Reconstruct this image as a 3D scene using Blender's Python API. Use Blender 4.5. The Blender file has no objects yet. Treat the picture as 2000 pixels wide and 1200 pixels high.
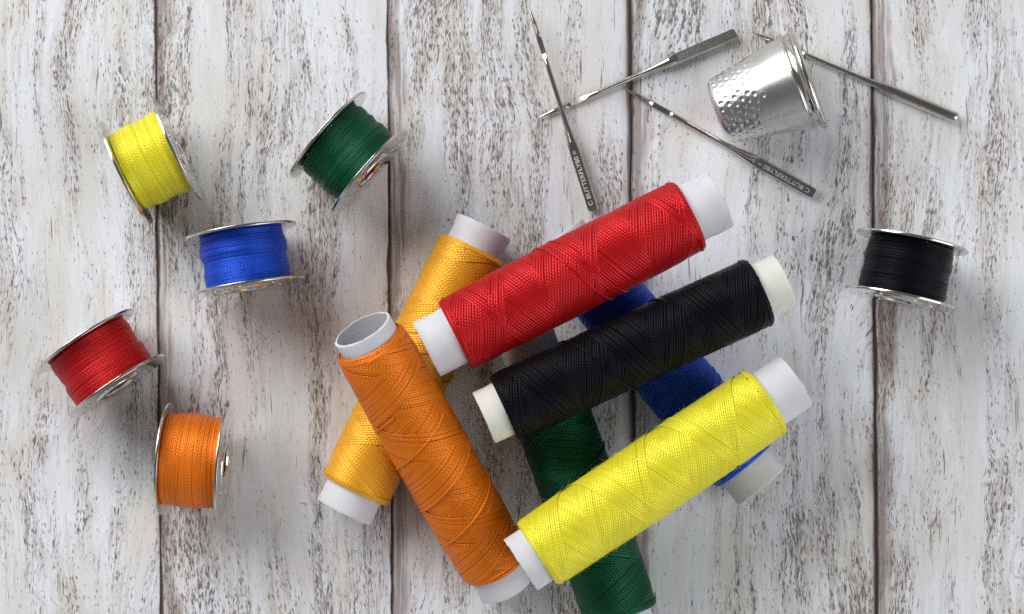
import bpy, math, random
import numpy as np
from mathutils import Vector, Matrix

random.seed(7)
rng = np.random.default_rng(11)
sc = bpy.context.scene
col = sc.collection
MM = 0.001
H = 400.0            # camera height over the table, mm
K = 0.0907           # mm per photo pixel on the table
CX, CY = 1000.0, 850.0   # the point straight below the camera

# ------------------------------------------------------------------ camera
cam = bpy.data.cameras.new('camera')
cam.sensor_width = 36.0
cam.lens = 36.0 * H / (2000 * K)
cam.shift_y = 250.0 / 2000.0
cam.clip_start, cam.clip_end = 0.01, 20.0
cam_o = bpy.data.objects.new('camera', cam)
col.objects.link(cam_o)
cam_o.location = (0, 0, H * MM)
sc.camera = cam_o

# ------------------------------------------------------------------ light
world = bpy.data.worlds.new('World')
sc.world = world
world.use_nodes = True
wt = world.node_tree
bg = wt.nodes['Background']
# a plain room: light walls round about, darker overhead
_tc = wt.nodes.new('ShaderNodeTexCoord')
_sx = wt.nodes.new('ShaderNodeSeparateXYZ')
_cr = wt.nodes.new('ShaderNodeValToRGB')
wt.links.new(_tc.outputs['Generated'], _sx.inputs[0])
wt.links.new(_sx.outputs[2], _cr.inputs[0])
_cr.color_ramp.elements[0].position = 0.0
_cr.color_ramp.elements[0].color = (0.60, 0.61, 0.63, 1)
_cr.color_ramp.elements[1].position = 0.72
_cr.color_ramp.elements[1].color = (0.105, 0.105, 0.11, 1)
wt.links.new(_cr.outputs[0], bg.inputs['Color'])
bg.inputs['Strength'].default_value = 1.05

def area(name, loc, target, sx, sy, power, color):
    l = bpy.data.lights.new(name, 'AREA')
    l.shape = 'RECTANGLE'
    l.size, l.size_y = sx, sy
    l.energy = power
    l.color = color
    o = bpy.data.objects.new(name, l)
    col.objects.link(o)
    o.location = loc
    d = Vector(target) - Vector(loc)
    o.rotation_euler = d.to_track_quat('-Z', 'Y').to_euler()
    return o
area('window_light', (-0.44, 0.44, 0.42), (0.0, 0.03, 0), 0.60, 0.52, 6.7, (1.0, 0.995, 0.985))
area('side_light', (0.53, -0.22, 0.40), (0.0, 0.02, 0), 0.60, 0.60, 2.9, (0.97, 0.985, 1.0))

sc.view_settings.view_transform = 'Standard'
sc.view_settings.look = 'None'
sc.view_settings.exposure = -0.07
sc.view_settings.gamma = 1.0
sc.render.engine = 'CYCLES'
sc.cycles.max_bounces = 8
sc.cycles.use_denoising = False

# ------------------------------------------------------------------ helpers
def P(px, py, z):
    f = K * (H - z) / H
    return Vector(((px - CX) * f, (CY - py) * f, z))

def make_mesh(name, V, Q=None, T=None, uv=None, smooth=True, sharp=None):
    V = np.asarray(V, dtype=np.float32).reshape(-1, 3) * MM
    Q = np.zeros((0, 4), int) if Q is None else np.asarray(Q, int).reshape(-1, 4)
    T = np.zeros((0, 3), int) if T is None else np.asarray(T, int).reshape(-1, 3)
    me = bpy.data.meshes.new(name)
    nq, nt = len(Q), len(T)
    me.vertices.add(len(V))
    me.vertices.foreach_set('co', V.ravel())
    loops = np.concatenate([Q.ravel(), T.ravel()]).astype(np.int32)
    me.loops.add(len(loops))
    me.loops.foreach_set('vertex_index', loops)
    me.polygons.add(nq + nt)
    st = np.concatenate([np.arange(nq) * 4, nq * 4 + np.arange(nt) * 3]).astype(np.int32)
    me.polygons.foreach_set('loop_start', st)
    me.polygons.foreach_set('use_smooth', np.full(nq + nt, smooth))
    if uv is not None:
        l = me.uv_layers.new(name='UVMap')
        l.data.foreach_set('uv', np.asarray(uv, np.float32)[loops].ravel())
    me.update(calc_edges=True)
    me.validate()
    if sharp is not None:
        me.set_sharp_from_angle(angle=math.radians(sharp))
    return me

def add(name, me, mat, parent=None, loc=(0, 0, 0)):
    o = bpy.data.objects.new(name, me)
    col.objects.link(o)
    if mat is not None:
        me.materials.clear()
        me.materials.append(mat)
    if parent is not None:
        o.parent = parent
    o.location = Vector(loc) * MM
    return o

def thing(name, label, cat, group=None):
    o = bpy.data.objects.new(name, None)
    o.empty_display_size = 0.005
    col.objects.link(o)
    o['label'] = label
    o['category'] = cat
    if group:
        o['group'] = group
    return o

def place(o, base, xdir, up=(0, 0, 1)):
    """local X along xdir, local Z as near to up as it can be, origin at base (mm)"""
    x = Vector(xdir).normalized()
    y = Vector(up).cross(x).normalized()
    z = x.cross(y)
    m = Matrix((x, y, z)).transposed().to_4x4()
    m.translation = Vector(base) * MM
    o.matrix_world = m

class Geo:
    def __init__(s):
        s.v, s.q, s.t, s.uv, s.n = [], [], [], [], 0
    def add(s, V, Q=None, T=None, uv=None):
        V = np.asarray(V, float).reshape(-1, 3)
        s.v.append(V)
        if Q is not None and len(Q): s.q.append(np.asarray(Q).reshape(-1, 4) + s.n)
        if T is not None and len(T): s.t.append(np.asarray(T).reshape(-1, 3) + s.n)
        s.uv.append(np.zeros((len(V), 2)) if uv is None else np.asarray(uv, float).reshape(-1, 2))
        s.n += len(V)
    def mesh(s, name, **kw):
        return make_mesh(name, np.concatenate(s.v), np.concatenate(s.q) if s.q else None,
                         np.concatenate(s.t) if s.t else None, uv=np.concatenate(s.uv), **kw)

def lathe(xs, rs, n=64, closed=False):
    """surface of revolution about X; returns V, Q"""
    xs, rs = np.asarray(xs, float), np.asarray(rs, float)
    a = np.linspace(0, 2 * np.pi, n, endpoint=False)
    V = np.stack([np.repeat(xs[:, None], n, 1), rs[:, None] * np.cos(a), rs[:, None] * np.sin(a)], -1).reshape(-1, 3)
    m = len(xs)
    i = np.arange(m if closed else m - 1)[:, None]
    j = np.arange(n)[None]
    i2, j2 = (i + 1) % m, (j + 1) % n
    Q = np.stack([i * n + j, i * n + j2 + 0 * i, i2 * n + j2, i2 * n + j + 0 * i2], -1).reshape(-1, 4)
    return V, Q

def tube_path(pts, r, n=5):
    pts = np.asarray(pts, float)
    t = np.gradient(pts, axis=0)
    t /= np.linalg.norm(t, axis=1)[:, None] + 1e-9
    ref = np.where(np.abs(t[:, 2:3]) > .9, np.array([[1., 0, 0]]), np.array([[0, 0, 1.]]))
    u = np.cross(t, ref); u /= np.linalg.norm(u, axis=1)[:, None] + 1e-9
    w = np.cross(t, u)
    a = np.linspace(0, 2 * np.pi, n, endpoint=False)
    r = np.broadcast_to(r, (len(pts),))
    V = pts[:, None] + r[:, None, None] * (u[:, None] * np.cos(a)[None, :, None] + w[:, None] * np.sin(a)[None, :, None])
    i = np.arange(len(pts) - 1)[:, None]; j = np.arange(n)[None]
    j2 = (j + 1) % n
    Q = np.stack([i * n + j, i * n + j2, (i + 1) * n + j2, (i + 1) * n + j], -1).reshape(-1, 4)
    return V.reshape(-1, 3), Q

def smooth_noise(n, step, amp):
    m = max(4, int(n / step) + 3)
    return amp * np.interp(np.linspace(0, m - 1, n), np.arange(m), rng.normal(size=m))

# ------------------------------------------------------------------ node helper
class S:
    """a node socket with arithmetic"""
    def __init__(s, nt, sock): s.nt, s.k = nt, sock
    def _m(s, op, b=None, c=None):
        n = s.nt.nodes.new('ShaderNodeMath'); n.operation = op
        for i, x in enumerate((s, b, c)):
            if x is None: continue
            if isinstance(x, S): s.nt.links.new(x.k, n.inputs[i])
            else: n.inputs[i].default_value = x
        return S(s.nt, n.outputs[0])
    def __add__(s, b): return s._m('ADD', b)
    __radd__ = __add__
    def __sub__(s, b): return s._m('SUBTRACT', b)
    def __rsub__(s, b): return (s * -1.0) + b
    def __mul__(s, b): return s._m('MULTIPLY', b)
    __rmul__ = __mul__
    def __truediv__(s, b): return s._m('DIVIDE', b)
    def sin(s): return s._m('SINE')
    def frac(s): return s._m('FRACT')
    def abs(s): return s._m('ABSOLUTE')
    def pow(s, b): return s._m('POWER', b)
    def max(s, b): return s._m('MAXIMUM', b)
    def min(s, b): return s._m('MINIMUM', b)
    def step(s, lo, hi):
        n = s.nt.nodes.new('ShaderNodeMapRange'); n.interpolation_type = 'SMOOTHSTEP'
        s.nt.links.new(s.k, n.inputs['Value'])
        for nm, x in (('From Min', lo), ('From Max', hi)):
            if isinstance(x, S): s.nt.links.new(x.k, n.inputs[nm])
            else: n.inputs[nm].default_value = x
        return S(s.nt, n.outputs['Result'])

def vec(nt, x, y, z=0.0):
    n = nt.nodes.new('ShaderNodeCombineXYZ')
    for i, a in enumerate((x, y, z)):
        if isinstance(a, S): nt.links.new(a.k, n.inputs[i])
        else: n.inputs[i].default_value = a
    return S(nt, n.outputs[0])

def noise(nt, v, detail=2.0, rough=0.55, scale=1.0, dist=0.0):
    n = nt.nodes.new('ShaderNodeTexNoise')
    nt.links.new(v.k, n.inputs['Vector'])
    n.inputs['Scale'].default_value = scale
    n.inputs['Detail'].default_value = detail
    n.inputs['Roughness'].default_value = rough
    n.inputs['Distortion'].default_value = dist
    return S(nt, n.outputs[0])

def mixc(nt, f, a, b):
    n = nt.nodes.new('ShaderNodeMix'); n.data_type = 'RGBA'
    if isinstance(f, S): nt.links.new(f.k, n.inputs[0])
    else: n.inputs[0].default_value = f
    for i, x in ((6, a), (7, b)):
        if isinstance(x, S): nt.links.new(x.k, n.inputs[i])
        else: n.inputs[i].default_value = (*x, 1)
    return S(nt, n.outputs[2])

def new_mat(name):
    m = bpy.data.materials.new(name); m.use_nodes = True
    nt = m.node_tree
    return m, nt, nt.nodes['Principled BSDF']

def bump(nt, bs, h, dist, strength=1.0):
    b = nt.nodes.new('ShaderNodeBump')
    b.inputs['Distance'].default_value = dist * MM
    b.inputs['Strength'].default_value = strength
    nt.links.new(h.k, b.inputs['Height'])
    nt.links.new(b.outputs[0], bs.inputs['Normal'])

def uvxy(nt):
    n = nt.nodes.new('ShaderNodeUVMap')
    s = nt.nodes.new('ShaderNodeSeparateXYZ')
    nt.links.new(n.outputs[0], s.inputs[0])
    return S(nt, s.outputs[0]), S(nt, s.outputs[1])

def objxyz(nt):
    n = nt.nodes.new('ShaderNodeTexCoord')
    m = nt.nodes.new('ShaderNodeVectorMath'); m.operation = 'SCALE'
    m.inputs['Scale'].default_value = 1000.0
    nt.links.new(n.outputs['Object'], m.inputs[0])
    return S(nt, m.outputs[0])

# ------------------------------------------------------------------ materials
def wood_material():
    m, nt, bs = new_mat('whitewashed_wood')
    u, v = uvxy(nt)                       # mm across from the left edge, mm along
    oi = nt.nodes.new('ShaderNodeObjectInfo')
    seed = S(nt, oi.outputs['Random']) * 137.0
    warp = noise(nt, vec(nt, u * 0.045, v * 0.03, seed), 2) - 0.5
    warp2 = noise(nt, vec(nt, u * 0.22, v * 0.12, seed + 3.0), 2) - 0.5
    sweep = noise(nt, vec(nt, u * 0.030, v * 0.011, seed + 130.0), 1) - 0.5
    ux = u + sweep * 16.0 + warp * 6.0 + warp2 * 1.1
    vx = v + warp2 * 1.6
    patch = noise(nt, vec(nt, ux * 0.085, v * 0.022, seed + 9.0), 3, 0.6)
    streak = noise(nt, vec(nt, ux * 0.30, v * 0.016, seed + 20.0), 3, 0.6)
    mask = (patch * 0.55 + streak * 0.45).step(0.42, 0.60)
    fine = noise(nt, vec(nt, ux * 1.3, vx * 0.16, seed + 31.0), 3, 0.65)
    # whitewash: cool thick paint and thinner cream paint
    cool = noise(nt, vec(nt, ux * 0.16, v * 0.04, seed + 44.0), 2, 0.5).step(0.40, 0.60)
    c = mixc(nt, cool, (0.71, 0.705, 0.695), (0.755, 0.78, 0.83))
    c = mixc(nt, fine.step(0.35, 0.75) * 0.22, c, (0.55, 0.52, 0.48))
    # worn places where the brown wood shows
    worn = mask * fine.step(0.40, 0.66)
    c = mixc(nt, worn * 0.62, c, (0.40, 0.345, 0.315))
    # thin taupe streaks in the grain, softer than the pores
    n5 = noise(nt, vec(nt, ux * 3.2, vx * 0.13, seed + 113.0), 3, 0.6)
    c = mixc(nt, n5.step(0.46, 0.70) * (mask * 0.55 + 0.10), c, (0.36, 0.295, 0.265))
    # edges, worn most
    en = noise(nt, vec(nt, u * 1.5, v * 0.05, seed + 51.0), 3, 0.6)
    wn = noise(nt, vec(nt, 0.0, v * 0.06, seed + 57.0), 2, 0.6)
    left = (u * -1.0 + wn * 8.0 - 0.6).step(-0.3, 1.6)
    right = ((u - 42.3) + wn * 2.6 - 0.2).step(-0.3, 1.2)
    edge = (left * (en.step(0.34, 0.56) * 0.70 + 0.25)).max(right * 0.55)
    c = mixc(nt, edge * 0.80, c, (0.215, 0.160, 0.140))
    lip = (u * -1.0 + 0.50).step(0.0, 0.4).max((u - 42.1 + wn * 0.3).step(0.0, 0.5))
    c = mixc(nt, lip * 0.85, c, (0.085, 0.060, 0.055))
    # pores and short dashes
    n1 = noise(nt, vec(nt, ux * 2.7, vx * 0.50, seed + 63.0), 2.5, 0.6)
    th1 = 0.685 - mask * 0.155
    d1 = n1.step(th1, th1 + 0.10)
    n2 = noise(nt, vec(nt, ux * 4.6, vx * 0.85, seed + 71.0), 1.5, 0.5)
    th2 = 0.675 - mask * 0.155
    d2 = n2.step(th2, th2 + 0.11)
    # long thin cracks along the grain
    n3 = noise(nt, vec(nt, (u + warp * 2.5) * 3.0, v * 0.10, seed + 83.0), 2, 0.55)
    band = noise(nt, vec(nt, ux * 0.25, v * 0.022, seed + 91.0), 2).step(0.48, 0.62)
    th3 = 0.755 - band * 0.12
    d3 = n3.step(th3, th3 + 0.06)
    # a few bigger chips and scratches
    n4 = noise(nt, vec(nt, ux * 0.55, vx * 0.30, seed + 99.0), 3.0, 0.7)
    d4 = n4.step(0.73, 0.78) * n2.step(0.40, 0.55)
    pore = mixc(nt, patch.step(0.4, 0.6), (0.062, 0.050, 0.050), (0.105, 0.072, 0.066))
    # knots: blurred brown eyes here and there
    vo = nt.nodes.new('ShaderNodeTexVoronoi'); vo.inputs['Scale'].default_value = 1.0
    nt.links.new(vec(nt, u * 0.036 + warp2 * 0.12, v * 0.024 + warp2 * 0.1, seed + 7.0).k, vo.inputs['Vector'])
    vd = S(nt, vo.outputs['Distance'])
    eye = (0.11 - vd).step(0.0, 0.09)
    c = mixc(nt, eye * fine.step(0.35, 0.6) * 0.7, c, (0.24, 0.185, 0.165))
    dark = (d1 * 0.84).max(d2 * 0.74).max(d3 * 0.78).max(d4 * 0.75)
    c = mixc(nt, dark, c, pore)
    nt.links.new(c.k, bs.inputs['Base Color'])
    bs.inputs['Roughness'].default_value = 0.55
    bs.inputs['Specular IOR Level'].default_value = 0.22
    bump(nt, bs, fine * 0.4 - dark * 1.0, 0.10, 0.5)
    return m

def thread_material(name, rgb, rough=0.33, spec=0.45, metal=0.32, twist=0.55):
    m, nt, bs = new_mat(name)
    u, v = uvxy(nt)                       # mm along the thread, 0..1 across it
    ply = ((u / twist + v * 0.9) * 6.2832).sin() * 0.5 + 0.5
    fib = noise(nt, vec(nt, u * 0.9, v * 9.0, 0.0), 2)
    tone = noise(nt, vec(nt, u * 0.035, 0.0, 3.0), 3, 0.6).step(0.3, 0.7)
    dk = tuple(x * 0.76 for x in rgb)
    c = mixc(nt, tone, dk, rgb)
    nt.links.new(c.k, bs.inputs['Base Color'])
    bs.inputs['Roughness'].default_value = rough
    bs.inputs['Specular IOR Level'].default_value = spec
    bs.inputs['Metallic'].default_value = metal
    bs.inputs['Specular Tint'].default_value = (*[0.25 + 0.75 * x ** 0.6 for x in rgb], 1)
    bump(nt, bs, ply.pow(0.7) + fib * 0.3, 0.030, 0.9)
    return m

def paper_material(name, rgb):
    m, nt, bs = new_mat(name)
    p = objxyz(nt)
    n = noise(nt, p, 4, 0.65, 1.6)
    big = noise(nt, p, 2, 0.5, 0.25)
    c = mixc(nt, big.step(0.35, 0.7), rgb, tuple(x * 0.93 for x in rgb))
    c = mixc(nt, n.step(0.60, 0.78) * 0.25, c, tuple(x * 0.86 for x in rgb))
    nt.links.new(c.k, bs.inputs['Base Color'])
    bs.inputs['Roughness'].default_value = 0.6
    bs.inputs['Specular IOR Level'].default_value = 0.3
    bump(nt, bs, n, 0.05, 0.6)
    return m

def metal_material(name, rgb, rough, grain=0.0, gscale=3.0):
    m, nt, bs = new_mat(name)
    p = objxyz(nt)
    n = noise(nt, p, 3, 0.6, gscale)
    n2 = noise(nt, p, 2, 0.5, 0.35)
    bs.inputs['Metallic'].default_value = 1.0
    c = mixc(nt, n2.step(0.3, 0.7), rgb, tuple(x * 0.88 for x in rgb))
    nt.links.new(c.k, bs.inputs['Base Color'])
    r = n * 0.14 + (rough - 0.07)
    nt.links.new(r.k, bs.inputs['Roughness'])
    if grain: bump(nt, bs, n, grain, 1.0)
    return m

M_WOOD = wood_material()
M_BACK, _nt, _b = new_mat('dark_backing')
_b.inputs['Base Color'].default_value = (0.09, 0.064, 0.058, 1)
_b.inputs['Roughness'].default_value = 0.9
M_PAPER = paper_material('white_paper', (0.655, 0.66, 0.695))
M_CREAM = paper_material('cream_plastic', (0.74, 0.73, 0.67))
M_NICKEL = metal_material('nickel', (0.69, 0.67, 0.62), 0.15)
M_STEEL = metal_material('needle_steel', (0.66, 0.635, 0.58), 0.15)
M_THIMBLE = metal_material('thimble_metal', (0.76, 0.75, 0.72), 0.29, 0.006, 5.0)
M_MARK = metal_material('steel_painted_glint', (0.80, 0.785, 0.74), 0.55)  # needle lettering: paler steel, light caught by the engraved strokes put into colour

COL = dict(
    red=(0.56, 0.010, 0.014), gold=(0.95, 0.45, 0.030), orange=(0.86, 0.20, 0.008),
    black=(0.0045, 0.0052, 0.0075), blue=(0.012, 0.070, 0.58), green=(0.004, 0.085, 0.040),
    yellow=(0.91, 0.83, 0.040))
M_TH = {k: thread_material(k + '_thread', c, spec=0.75 if k != 'black' else 0.22, metal={'black': 0.0, 'yellow': 0.16, 'gold': 0.24, 'orange': 0.26}.get(k, 0.32)) for k, c in COL.items()}

# ------------------------------------------------------------------ table
def joint_x(j, py):           # photo x of a joint at photo row py, carried to the table
    top, bot = JOINTS[j]
    return top + (bot - top) * py / 1200.0
JOINTS = [(-620, -606), (-158, -146), (303, 314), (756, 766), (1231, 1240), (1702, 1713), (2168, 2181), (2632, 2648)]
tab_v, tab_q = [], []
back = Geo()
x0, x1, y0, y1 = -175, 175, -85, 135
back.add([(x0, y0, -6), (x1, y0, -6), (x1, y1, -6), (x0, y1, -6), (x0, y0, -0.38), (x1, y0, -0.38), (x1, y1, -0.38), (x0, y1, -0.38)],
         [(0, 3, 2, 1), (4, 5, 6, 7), (0, 1, 5, 4), (1, 2, 6, 5), (2, 3, 7, 6), (3, 0, 4, 7)])
table = add('tabletop', back.mesh('tabletop', smooth=False), M_BACK)
table['kind'] = 'structure'
table['label'] = 'tabletop of whitewashed worn wooden planks'
for j in range(len(JOINTS) - 1):
    n = 180
    ys = np.linspace(y0, y1, n)
    pys = CY - ys / K
    lx = np.array([(joint_x(j, p) - CX) * K for p in pys]) + 0.14 + smooth_noise(n, 1.5, 0.06) + smooth_noise(n, 7, 0.07)
    rx = np.array([(joint_x(j + 1, p) - CX) * K for p in pys]) - 0.14 + smooth_noise(n, 1.5, 0.06) + smooth_noise(n, 7, 0.07)
    w = rx - lx
    prof = [(0, -0.5), (0.02, -0.30), (0.08, -0.12), (0.17, -0.03), (0.30, 0.0)]
    rows = []
    uvs = []
    inner = np.linspace(0, 1, 8)[1:-1]
    for (d, z) in prof:
        rows.append(np.stack([lx + d, ys, np.full(n, z)], -1)); uvs.append(np.stack([np.full(n, d), ys], -1))
    for f in inner:
        rows.append(np.stack([lx + w * f, ys, np.zeros(n)], -1)); uvs.append(np.stack([w * f, ys], -1))
    for (d, z) in prof[::-1]:
        rows.append(np.stack([rx - d, ys, np.full(n, z)], -1)); uvs.append(np.stack([w - d, ys], -1))
    V = np.stack(rows, 0); UV = np.stack(uvs, 0)
    m_ = len(rows)
    i = np.arange(m_ - 1)[:, None]; k = np.arange(n - 1)[None]
    Q = np.stack([i * n + k, (i + 1) * n + k, (i + 1) * n + k + 1, i * n + k + 1], -1).reshape(-1, 4)
    g = Geo(); g.add(V, Q, None, UV)
    add('plank', g.mesh('plank'), M_WOOD, table)

# ------------------------------------------------------------------ thread geometry
NP = 5
PA = np.linspace(-np.pi / 2, np.pi / 2, NP)
def ribbon(geo, x, th, r, vis, w, h):
    """threads laid on a cylinder about X. x, th, r, vis: [K,S] arrays (mm, rad, mm, bool)"""
    x, th, r = np.atleast_2d(x), np.atleast_2d(th), np.atleast_2d(r)
    vis = np.broadcast_to(np.atleast_2d(vis), x.shape)
    pos = np.stack([x, r * np.cos(th), r * np.sin(th)], -1)
    nor = np.stack([0 * x, np.cos(th), np.sin(th)], -1)
    tan = np.gradient(pos, axis=1)
    ln = np.linalg.norm(tan, axis=-1)
    tan = tan / (ln[..., None] + 1e-9)
    acr = np.cross(tan, nor)
    acr /= np.linalg.norm(acr, axis=-1)[..., None] + 1e-9
    u = np.cumsum(ln, axis=1) + np.arange(x.shape[0])[:, None] * 7.31
    w = np.broadcast_to(w, x.shape); h = np.broadcast_to(h, x.shape)
    V = pos[:, :, None] + acr[:, :, None] * (w[..., None] * np.sin(PA))[..., None] + nor[:, :, None] * (h[..., None] * np.cos(PA))[..., None]
    UV = np.stack([np.broadcast_to(u[..., None], V.shape[:3]), np.broadcast_to(np.linspace(0, 1, NP), V.shape[:3])], -1)
    Kn, Sn = x.shape
    idx = np.arange(Kn * Sn * NP).reshape(Kn, Sn, NP)
    seg = vis[:, :-1] & vis[:, 1:]
    a = idx[:, :-1][seg]; b = idx[:, 1:][seg]
    Q = np.stack([a[:, :-1], b[:, :-1], b[:, 1:], a[:, 1:]], -1).reshape(-1, 4)
    used, inv = np.unique(Q, return_inverse=True)
    geo.add(V.reshape(-1, 3)[used], inv.reshape(-1, 4), None, UV.reshape(-1, 2)[used])

def fuzz(geo, n, x_rng, r_fn, length=(0.5, 1.9), thick=0.010):
    for _ in range(n):
        x = random.uniform(*x_rng); a = random.uniform(0, 2 * math.pi); r = r_fn(x) + 0.1
        L = random.uniform(*length)
        d = Vector((random.uniform(-1, 1), random.uniform(-.35, .35), random.uniform(-.2, 1))).normalized()
        c = random.uniform(-0.35, 0.35)
        pts = []
        for t in np.linspace(0, 1, 6):
            lift = L * t * max(0.05, d.z) * (1 - 0.45 * t)
            aa = a + (L * t * d.y + c * t * t * 0.5) / r
            pts.append((x + L * t * d.x, (r + lift) * math.cos(aa), (r + lift) * math.sin(aa)))
        V, Q = tube_path(pts, thick, 3)
        geo.add(V, Q, None, np.full((len(V), 2), 0.5))

def spool_thread(x0, x1, R, lead=18.0, pitch=0.37, phase=0.0, r_core=5.2, bulge=0.25, seed=0, hairs=60, neat=1.0, hk=0.34, lift=0.12, taper=1.1, drop=0.75):
    g = Geo()
    L = x1 - x0; mid = (x0 + x1) / 2
    def prof(x):
        e = np.clip((L / 2 - np.abs(np.asarray(x, float) - mid)) / taper, 0, 1)
        rnd = np.sqrt(np.clip(1 - (1 - e) ** 2, 0, 1))
        full = R - 0.35 + bulge * (1 - (2 * (np.asarray(x, float) - mid) / L) ** 2)
        return (full - drop) + drop * rnd
    # body below the top layer
    xs = np.concatenate([[x0 + 0.02], np.linspace(x0 + 0.03, x0 + 1.1, 8), np.linspace(x0 + 1.5, x1 - 1.5, 24), np.linspace(x1 - 1.1, x1 - 0.03, 8), [x1 - 0.02]])
    rs = prof(xs) + 0.04
    rs[0] = rs[-1] = r_core - 0.02
    V, Q = lathe(xs, rs, 64); g.add(V, Q, None, np.full((len(V), 2), 0.3))
    om = 2 * np.pi / lead
    Kn = int(round(lead * math.cos(math.atan(lead / (2 * np.pi * R))) / pitch))
    Sn = int((L / lead) * 360 / 2.6)
    X = np.linspace(x0 + 0.25, x1 - 0.25, Sn)[None].repeat(Kn, 0)
    kk = np.arange(Kn)[:, None] / Kn
    ph1 = phase + 2.1
    for sgn, ph, oph in ((1, phase, ph1), (-1, ph1, phase)):
        jit = rng.normal(size=(Kn, 1)) * 0.035 * neat + np.stack([smooth_noise(Sn, Sn / 7, 0.025 * neat) for _ in range(Kn)])
        # the carriage slows down at the ends, so threads lie flatter there
        ends = 1.6
        dl = np.minimum(X - x0, x1 - X)
        slow = np.clip(1 - dl / ends, 0, 1) ** 2 * 0.9 * np.where(X < mid, -1, 1)
        th = sgn * (om * X + slow) + ph + 2 * np.pi * (kk + jit / Kn * 2)
        other = ((th + sgn * om * X - oph) / (2 * np.pi)) % 1.0
        v0 = kk > other - 0.02
        vis = v0.copy()
        for d in (1, 2, 3):            # threads run on a little under the newer ones
            vis[:, d:] |= v0[:, :-d]
            vis[:, :-d] |= v0[:, d:]
        r = prof(X) + 0.06 + lift * kk + rng.normal(size=(Kn, 1)) * 0.014 * neat
        ww = pitch * 0.56 * (1 + rng.normal(size=(Kn, 1)) * 0.05)
        ribbon(g, X, th, r, vis, ww, pitch * hk)
    # turns where the carriage reverses
    for side in (0, 1):
        for t in range(7):
            n = 150
            a = np.linspace(0, 2 * np.pi * random.uniform(0.55, 1.0), n) + random.uniform(0, 6.28)
            xe = (x0 + 0.22 + t * 0.10) if side == 0 else (x1 - 0.22 - t * 0.10)
            x = xe + np.sin(a * 1.0 + t) * 0.10 + (0.5 * np.linspace(-1, 1, n) ** 4) * (1 if side == 0 else -1)
            ribbon(g, x[None], a[None], (prof(x) + 0.10 + 0.03 * t)[None], True, pitch * 0.5, pitch * 0.42)
    # single loose strands lying across
    for t in range(2):
        n = 220
        a = np.linspace(0, 2 * np.pi * 1.3, n) + random.uniform(0, 6.28)
        xs_ = np.linspace(mid - 0.36 * L, mid + 0.1 * L, n) + random.uniform(0, 0.22 * L)
        ribbon(g, xs_[None], a[None], (prof(xs_) + 0.30)[None], True, pitch * 0.5, pitch * 0.45)
    fuzz(g, hairs, (x0 + 0.2, x1 - 0.2), lambda x: float(prof(x)) + 0.3)
    return g

def paper_tube(L, Ro, Ri, seam=19.0, ph=0.0):
    g = Geo()
    n, m = 96, 110
    xs = np.concatenate([[-L / 2 + 0.0, -L / 2 + 0.06], np.linspace(-L / 2 + 0.14, L / 2 - 0.14, m), [L / 2 - 0.06, L / 2]])
    dr = np.concatenate([[-0.10, -0.03], np.zeros(m), [-0.03, -0.10]])
    a = np.linspace(0, 2 * np.pi, n, endpoint=False)
    lap = ((a[None] / (2 * np.pi) + xs[:, None] / seam + ph) % 1.0)
    out = Ro + dr[:, None] - 0.13 * np.clip((lap - 0.55) / 0.40, 0, 1)
    out += np.stack([smooth_noise(n, 12, 0.0) for _ in xs])
    O = np.stack([np.repeat(xs[:, None], n, 1), out * np.cos(a), out * np.sin(a)], -1)
    xi = np.array([L / 2, L / 2 - 0.5, 0.0, -L / 2 + 0.5, -L / 2])
    rag = smooth_noise(n, 3, 0.05); rag2 = smooth_noise(n, 3, 0.05)
    O[0, :, 0] += rag; O[-1, :, 0] += rag2
    I = np.stack([np.repeat(xi[:, None], n, 1), np.full((5, n), Ri) * np.cos(a), np.full((5, n), Ri) * np.sin(a)], -1)
    I[0, :, 0] += rag2; I[-1, :, 0] += rag
    V = np.concatenate([O, I], 0); M = len(V)
    i = np.arange(M)[:, None]; j = np.arange(n)[None]; i2 = (i + 1) % M; j2 = (j + 1) % n
    Q = np.stack([i * n + j, i * n + j2, i2 * n + j2, i2 * n + j], -1).reshape(-1, 4)
    g.add(V, Q)
    return g

# ------------------------------------------------------------------ spools of thread
SPOOLS = [
    # colour, end A (px, py, z), end B, bare tube at A, at B, thread radius, phase, paper, label
    ('gold', (672, 1001, 6.4), (946, 444, 6.4), 4.2, 4.2, 6.40, 0.6, M_PAPER,
     'golden yellow thread spool on the table, crossed by the orange and red spools'),
    ('blue', (1487, 950, 6.2), (1093, 464, 6.2), 4.6, 4.6, 6.25, 2.0, M_PAPER,
     'blue thread spool under the red, black and yellow spools'),
    ('green', (1230, 1248, 6.6), (1028, 660, 6.6), 4.2, 4.2, 6.60, 4.0, M_PAPER,
     'dark green thread spool lying under the black and yellow spools'),
    ('red', (833, 683, 19.5), (1405, 390, 19.0), 5.3, 5.6, 6.45, 1.2, M_PAPER,
     'red thread spool lying across the top of the gold and blue spools'),
    ('black', (945, 816, 19.9), (1531, 548, 18.8), 3.6, 4.4, 6.15, 3.3, M_CREAM,
     'black thread spool with cream tube ends lying between the red and yellow spools'),
    ('yellow', (1017, 1104, 20.4), (1553, 745, 18.6), 3.2, 5.8, 6.45, 5.0, M_PAPER,
     'lemon yellow thread spool lying on the green and blue spools'),
    ('orange', (990, 1143, 4.6), (707, 643, 26.4), 4.3, 2.5, 6.40, 2.6, M_PAPER,
     'orange thread spool propped up on the golden spool, its open tube end showing'),
]
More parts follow.
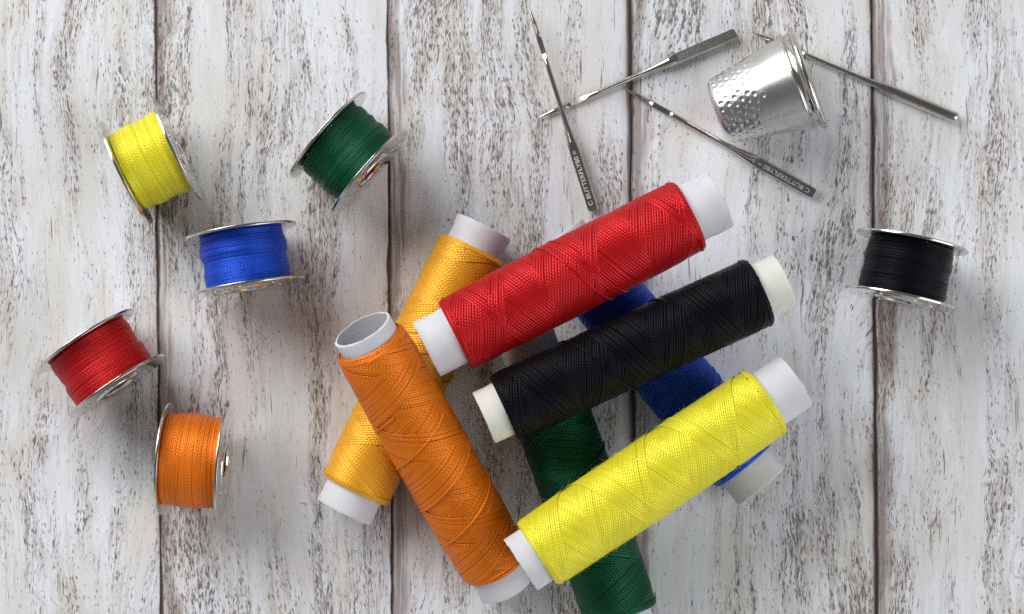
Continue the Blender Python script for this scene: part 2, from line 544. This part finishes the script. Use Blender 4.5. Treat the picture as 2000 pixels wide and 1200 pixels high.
for (c, A, B, ba, bb, R, ph, paper, lab) in SPOOLS:
    a, b = P(*A), P(*B)
    L = (b - a).length
    mid = (a + b) / 2
    ax = (b - a).normalized()
    o = thing('thread_spool', lab, 'thread spool', 'spools of sewing thread in a heap')
    upv = (Vector((0, 0, 1)) - ax * ax.z).normalized()
    place(o, mid - upv * R, ax)
    rt = 5.15 if c != 'black' else 4.75
    hairs = {'yellow': 700, 'black': 300, 'red': 160, 'orange': 200}.get(c, 100)
    g = spool_thread(-L / 2 + ba, L / 2 - bb, R, lead=17.5 if c != 'black' else 15.0,
                     pitch={'red': 0.46, 'yellow': 0.38, 'black': 0.44, 'orange': 0.40}.get(c, 0.40),
                     phase=ph, r_core=rt, hairs=hairs, neat={'orange': 1.3, 'black': 1.2, 'yellow': 0.5, 'gold': 0.6}.get(c, 0.9), taper=3.2 if c == 'orange' else 1.3, drop=0.95 if c == 'orange' else 0.75, lift={'yellow': 0.22, 'orange': 0.20, 'gold': 0.16}.get(c, 0.12), hk={'yellow': 0.22, 'gold': 0.20, 'orange': 0.22, 'red': 0.38, 'black': 0.38}.get(c, 0.34),
                     bulge=0.05 if c == 'black' else 0.25)
    add('thread', g.mesh('thread'), M_TH[c], o, (0, 0, R))
    t = paper_tube(L, rt, rt - (0.42 if c != 'black' else 0.7), ph=ph)
    add('tube', t.mesh('tube', sharp=50), paper, o, (0, 0, R))

# ------------------------------------------------------------------ bobbins
FR = 9.75                  # flange radius
def disc_with_holes(name):
    cu = bpy.data.curves.new(name, 'CURVE')
    cu.dimensions = '2D'; cu.fill_mode = 'BOTH'
    cu.extrude = 0.14 * MM; cu.bevel_depth = 0.09 * MM; cu.bevel_resolution = 2
    cu.offset = -0.09 * MM
    def ring(cx, cy, r, n):
        sp = cu.splines.new('POLY'); sp.points.add(n - 1); sp.use_cyclic_u = True
        for i in range(n):
            t = 2 * math.pi * i / n
            sp.points[i].co = ((cx + r * math.cos(t)) * MM, (cy + r * math.sin(t)) * MM, 0, 1)
    ring(0, 0, FR, 128)
    ring(0, 0, 3.05, 48)
    for k in range(6):
        t = 2 * math.pi * k / 6 + 0.3
        ring(5.9 * math.cos(t), 5.9 * math.sin(t), 0.85, 24)
    ob = bpy.data.objects.new(name, cu)
    me = bpy.data.meshes.new_from_object(ob)
    bpy.data.objects.remove(ob); bpy.data.curves.remove(cu)
    me.transform(Matrix.Rotation(math.pi / 2, 4, 'Y'))
    me.polygons.foreach_set('use_smooth', np.full(len(me.polygons), True))
    me.set_sharp_from_angle(angle=math.radians(40))
    me.name = name
    return me
FLANGE = disc_with_holes('flange')
# collar pressed outwards round the centre hole
_t = np.linspace(0, np.pi, 9)
_xs = np.concatenate([[0.0], 0.22 + 0.28 * np.sin(_t), [0.0]])
_rs = np.concatenate([[4.55], 3.75 + 0.62 * np.cos(_t), [2.95]])
V, Q = lathe(_xs, _rs, 64)
COLLAR = make_mesh('collar', V, Q)
V, Q = lathe([-5, 5, 5, -5], [3.35, 3.35, 2.95, 2.95], 48, closed=True)
CORE = make_mesh('core', V, Q, sharp=40)

def bobbin_thread(W, R, seed, tuft=False, pitch=0.30, lump=0.16):
    r_ = np.random.default_rng(seed)
    g = Geo()
    xk = np.linspace(-W / 2, W / 2, 9)
    pk = R + r_.normal(size=9) * lump - 0.12 * (np.abs(np.linspace(-1, 1, 9)) ** 6)
    prof = lambda x: np.interp(x, xk, pk)
    xs = np.concatenate([[-W / 2 + 0.01], np.linspace(-W / 2 + 0.02, W / 2 - 0.02, 30), [W / 2 - 0.01]])
    rs = prof(xs) - 0.02; rs[0] = rs[-1] = 3.4
    V, Q = lathe(xs, rs, 64); g.add(V, Q, None, np.full((len(V), 2), 0.3))
    turns = W / pitch
    n = int(turns * 100)
    a = np.linspace(0, 2 * np.pi * turns, n)
    x = np.linspace(-W / 2 + 0.2, W / 2 - 0.2, n)
    nz = int(turns * 3)
    x = x + np.interp(np.arange(n), np.linspace(0, n, nz), r_.normal(size=nz) * 0.035)
    rr = prof(x) + np.interp(np.arange(n), np.linspace(0, n, nz), r_.normal(size=nz) * 0.018)
    ribbon(g, x[None], a[None], rr[None], True, pitch * 0.58, pitch * 0.38)
    # later turns laid on top, in uneven bands
    for b in range(9):
        c0 = r_.uniform(-W / 2 + 0.6, W / 2 - 1.2); wd = r_.uniform(0.8, 3.6)
        c1 = min(W / 2 - 0.25, c0 + wd)
        p2 = r_.choice([0.30, 0.34, 0.9, 1.6])
        tn = max(0.8, (c1 - c0) / p2); n = int(tn * 100)
        a = np.linspace(0, 2 * np.pi * tn, n) * r_.choice([1, 1, -1]) + r_.uniform(0, 6.28)
        x = np.linspace(c0, c1, n) + 0.05 * np.sin(a * 0.5)
        e = np.minimum(np.linspace(0, 1, n), np.linspace(1, 0, n))
        ribbon(g, x[None], a[None], (prof(x) + 0.08 - 0.2 * np.clip(1 - e * 40, 0, 1))[None], True, pitch * 0.55, pitch * 0.45)
    fuzz(g, 160, (-W / 2 + 0.3, W / 2 - 0.3), lambda x: float(prof(x)) + 0.15, (0.4, 1.4))
    if tuft:                      # loose turns slipped out beside one flange
        for t in range(7):
            n = 60
            a = np.linspace(-0.8, 0.8, n) + tuft + r_.normal() * 0.12
            x = np.full(n, -W / 2 + 0.3 + 0.22 * (t % 4)) + 0.15 * np.sin(a * 2 + t)
            rr = prof(x) + 0.2 + (1.1 + 0.2 * t) * np.exp(-((a - tuft) / 0.35) ** 2)
            ribbon(g, x[None], a[None], rr[None], True, pitch * 0.5, pitch * 0.45)
    return g

BOBBINS = [
    # colour, flange centre A px, flange centre B px, thread radius, label
    ('yellow', (246, 338), (346, 291), 7.15, 'metal bobbin wound with bright yellow thread at upper left'),
    ('green', (641, 264), (722, 336), 7.3, 'metal bobbin wound with dark green thread'),
    ('blue', (470, 453), (487, 560), 7.25, 'metal bobbin wound with blue thread, between the yellow and red bobbins'),
    ('red', (169, 666), (229, 755), 7.5, 'metal bobbin wound with red thread near the left edge'),
    ('orange', (322, 896), (437, 906), 7.85, 'metal bobbin wound with orange thread at lower left'),
    ('black', (1782, 473), (1758, 584), 7.3, 'metal bobbin wound with black thread, alone at the right'),
]
for i, (c, A, B, R, lab) in enumerate(BOBBINS):
    a, b = P(*A, FR), P(*B, FR)
    D = (b - a).length
    mid = (a + b) / 2
    ax = (b - a).normalized()
    o = thing('bobbin', lab, 'bobbin', 'metal bobbins with coloured thread')
    place(o, mid - Vector((0, 0, FR)), ax)
    for s in (-1, 1):
        f = add('flange', FLANGE, M_NICKEL, o, (s * D / 2, 0, FR))
        f.rotation_euler = (random.uniform(0, 6.28), 0, 0)
        k = add('collar', COLLAR, M_NICKEL, f, (0, 0, 0))
        k.rotation_euler = (0, 0, 0 if s > 0 else math.pi)
    cr = add('core', CORE, M_NICKEL, o, (0, 0, FR))
    cr.scale = (D / 10.0, 1, 1)
    g = bobbin_thread(D - 0.52, R, 40 + i, tuft=4.75 if c == 'yellow' else False)
    add('thread', g.mesh('thread'), M_TH[c], o, (0, 0, FR))

# ------------------------------------------------------------------ thimble
def thimble():
    a, b = P(1399, 221, 6.15), P(1583, 151, 9.4)
    ax = (b - a).normalized()
    L = (b - a).length
    o = thing('thimble', 'silver metal thimble with dimpled tip lying on its side over a needle', 'thimble')
    R0, R1 = 5.95, 8.55
    base = a + ax * (L / 2)
    upv = (Vector((0, 0, 1)) - ax * ax.z).normalized()
    place(o, base - upv * 7.4, ax)
    # wall profile from the middle of the closed end to the collar
    pts = [(0.15, 0.0), (0.10, 1.5), (0.06, 3.0)]
    rc = 1.5
    for t in np.linspace(0, np.pi / 2 - 0.15, 9):
        pts.append((rc - rc * math.cos(t) + 0.02, R0 - rc + rc * math.sin(t)))
    nb = 150
    xb = np.linspace(rc, L - 2.7, nb)
    pts += [(x, R0 + (R1 - R0 - 0.15) * (x - rc) / (L - 2.7 - rc)) for x in xb]
    xs = np.array([p[0] for p in pts]); rs = np.array([p[1] for p in pts])
    n = 420
    ang = np.linspace(0, 2 * np.pi, n, endpoint=False)
    Rg = np.repeat(rs[:, None], n, 1); Xg = np.repeat(xs[:, None], n, 1)
    # dimples in staggered slanting rows; the dimpled zone ends in a ragged line
    hgt = np.zeros_like(Rg)
    rows, per = 7, 30
    for i in range(rows):
        xr = 1.55 + i * 1.22
        for k in range(per):
            t = 2 * np.pi * (k + 0.5 * (i % 2) + 0.08 * random.uniform(-1, 1)) / per
            if i >= 5 and (k % 5) in (0, 1): continue
            if i >= 6 and (k % 5) != 3: continue
            xc = xr + random.uniform(-.12, .12)
            da = (ang - t + np.pi) % (2 * np.pi) - np.pi
            ja = np.where(np.abs(da) < 0.2)[0]
            ix = np.where(np.abs(xs - xc) < 0.9)[0]
            if not len(ja) or not len(ix): continue
            d = np.sqrt((Xg[np.ix_(ix, ja)] - xc) ** 2 + (Rg[np.ix_(ix, ja)] * da[ja][None]) ** 2)
            f = -0.105 * np.exp(-(d / 0.28) ** 2) + 0.015 * np.exp(-((d - 0.55) / 0.17) ** 2)
            hgt[np.ix_(ix, ja)] += f
    wav = 0.05 * np.exp(-((Xg - 5) / 4.0) ** 2) * (np.sin(3 * ang + Xg * .9) * 0.5 + np.sin(7 * ang - Xg * 1.3) * 0.4)
    Rg = np.maximum(Rg + (hgt + wav) * (Rg > 3), 0.0)
    V = np.stack([Xg, Rg * np.cos(ang), Rg * np.sin(ang)], -1)
    m = len(xs)
    i = np.arange(m - 1)[:, None]; j = np.arange(n)[None]; j2 = (j + 1) % n
    Q = np.stack([i * n + j, (i + 1) * n + j, (i + 1) * n + j2, i * n + j2], -1).reshape(-1, 4)
    off = (-L / 2, 0, 7.4)
    add('body', make_mesh('body', V, Q), M_THIMBLE, o, off)
    # collar and rolled lip, then the inside wall
    p = [(L - 2.72, R1 - 0.16)]
    for t in np.linspace(-0.2, np.pi + 0.3, 10): p.append((L - 2.42 - 0.28 * math.cos(t), R1 + 0.04 + 0.28 * math.sin(t)))
    for t in np.linspace(0, 1, 7): p.append((L - 2.08 + 0.95 * t, R1 - 0.22 + 0.30 * t * t))
    for t in np.linspace(-0.5, np.pi + 0.9, 16): p.append((L - 0.55 - 0.55 * math.cos(t), R1 + 0.20 + 0.55 * math.sin(t)))
    p += [(L - 0.6, R1 - 0.35), (L - 2.5, R1 - 0.55), (3.0, R0 - 0.25), (1.3, R0 - 0.9), (0.6, 0.02)]
    V, Q = lathe([q[0] for q in p], [q[1] for q in p], 160)
    add('rim', make_mesh('rim', V, Q, sharp=60), M_NICKEL, o, off)
thimble()

# ------------------------------------------------------------------ machine needles
NL = 38.5
SH = 25.6
def blade_mesh():
    g = Geo()
    n = 24
    a = np.linspace(0, 2 * np.pi, n, endpoint=False)
    def section(s):
        r = np.interp(s, [0, 0.4, 1.4, 2.9, 3.4, 18.5, 20.5, 23, 24.8, SH], [0.02, 0.09, 0.24, 0.42, 0.45, 0.45, 0.48, 0.62, 0.86, 0.97])
        y, z = r * np.cos(a), r * np.sin(a)
        # scarf cut on the upper side above the eye, long groove on it after that
        cut = np.interp(s, [0, 5.3, 5.9, 8.2, 9.4, 10.0, 19.5, 21, SH], [1, 1, 0.10, 0.10, 0.30, 1, 1, 1, 1])
        z = np.minimum(z, r * cut)
        return y, z
    def loft(ss, f):
        rows = []
        for s in ss:
            y, z = f(s); rows.append(np.stack([np.full(n, s), y, z], -1))
        V = np.stack(rows); i = np.arange(len(ss) - 1)[:, None]; j = np.arange(n)[None]; j2 = (j + 1) % n
        g.add(V, np.stack([i * n + j, (i + 1) * n + j, (i + 1) * n + j2, i * n + j2], -1).reshape(-1, 4))
    loft([0, 0.2, 0.4, 0.9, 1.4, 2.2, 2.9, 3.2], section)
    # two cheeks of the eye
    for sgn in (-1, 1):
        def cheek(s, sgn=sgn):
            y, z = section(s)
            gap = 0.20 * math.sqrt(max(0.0, 1 - ((s - 4.2) / 1.05) ** 2))
            y = np.maximum(sgn * y, gap) * sgn
            return y, z
        loft(np.linspace(3.16, 5.24, 12), cheek)
    loft([5.2, 5.5, 5.9, 6.5, 7.5, 8.2, 8.8, 9.4, 9.7, 10.0, 12, 15, 18.5, 19.5, 20.5, 21.7, 23, 24.0, 24.8, SH], section)
    return g.mesh('blade', sharp=38)
def shank_mesh(flat):
    n = 40
    a = np.linspace(0, 2 * np.pi, n, endpoint=False)
    rows = []
    ss = [SH - 0.02, 26.0, 26.4, 27.1, 27.15, 30, 34, 38.0, 38.25, NL, NL]
    for k, s in enumerate(ss):
        r = np.interp(s, [SH - .02, 26.4, 38.0, NL], [0.97, 1.03, 1.03, 0.88])
        y, z = r * np.cos(a), r * np.sin(a)
        if flat: z = np.minimum(z, np.interp(s, [SH, 27.1, NL], [0.95, 0.58, 0.58]))
        if k == len(ss) - 1: y, z = y * 0.0, z * 0.0
        rows.append(np.stack([np.full(n, s), y, z], -1))
    V = np.stack(rows); i = np.arange(len(ss) - 1)[:, None]; j = np.arange(n)[None]; j2 = (j + 1) % n
    Q = np.stack([i * n + j, (i + 1) * n + j, (i + 1) * n + j2, i * n + j2], -1).reshape(-1, 4)
    return make_mesh('shank', V.reshape(-1, 3), Q, sharp=30)
BLADE, SHANK_FLAT, SHANK_ROUND = blade_mesh(), shank_mesh(True), shank_mesh(False)
def lettering_mesh():
    cu = bpy.data.curves.new('lettering', 'FONT')
    cu.body = 'C BUTTERFLY80 ='
    cu.size = 1.08 * MM
    cu.extrude = 0.012 * MM
    cu.offset = 0.006 * MM
    cu.align_x, cu.align_y = 'LEFT', 'CENTER'
    ob = bpy.data.objects.new('lettering', cu)
    me = bpy.data.meshes.new_from_object(ob)
    bpy.data.objects.remove(ob); bpy.data.curves.remove(cu)
    co = np.zeros(len(me.vertices) * 3, np.float32); me.vertices.foreach_get('co', co)
    co = co.reshape(-1, 3)
    co[:, 0] *= (10.3 * MM) / (co[:, 0].max() - co[:, 0].min())
    me.vertices.foreach_set('co', co.ravel())
    me.name = 'lettering'
    return me
LETTERS = lettering_mesh()

NEEDLES = [
    # tip px, tip z, butt px, butt z, kind, roll, label
    ((1033, 13), 2.75, (1160, 411), 1.0, 'stamped', 18,
     'sewing machine needle with stamped shank, laid across another needle above the red spool'),
    ((1050, 231), 0.55, (1437, 66), 1.0, 'flat', -14,
     'sewing machine needle with plain flat shank, its point under another needle'),
    ((1218, 172), 0.55, (1590, 379), 1.0, 'stamped', 10,
     'sewing machine needle with stamped shank, lying below the thimble'),
    ((1468, 63), 0.65, (1868, 231), 1.0, 'round', 0,
     'sewing machine needle with smooth round shank running beneath the thimble'),
]
for (tp, tz, bp, bz, kind, roll, lab) in NEEDLES:
    a, b = P(*tp, tz), P(*bp, bz)
    o = thing('sewing_machine_needle', lab, 'needle', 'loose sewing machine needles')
    ax = (b - a).normalized()
    upv = (Vector((0, 0, 1)) - ax * ax.z).normalized()
    upv = Matrix.Rotation(math.radians(roll), 3, ax) @ upv
    place(o, a, ax, upv)
    sc_ = (b - a).length / NL
    for nm, me in (('blade', BLADE), ('shank', SHANK_ROUND if kind == 'round' else SHANK_FLAT)):
        p = add(nm, me, M_STEEL, o)
        p.scale = (sc_, 1, 1)
    if kind == 'stamped':
        t = add('lettering', LETTERS, M_MARK, p, (NL - 0.9, 0.0, 0.588))
        t.rotation_euler = (0, 0, math.pi)
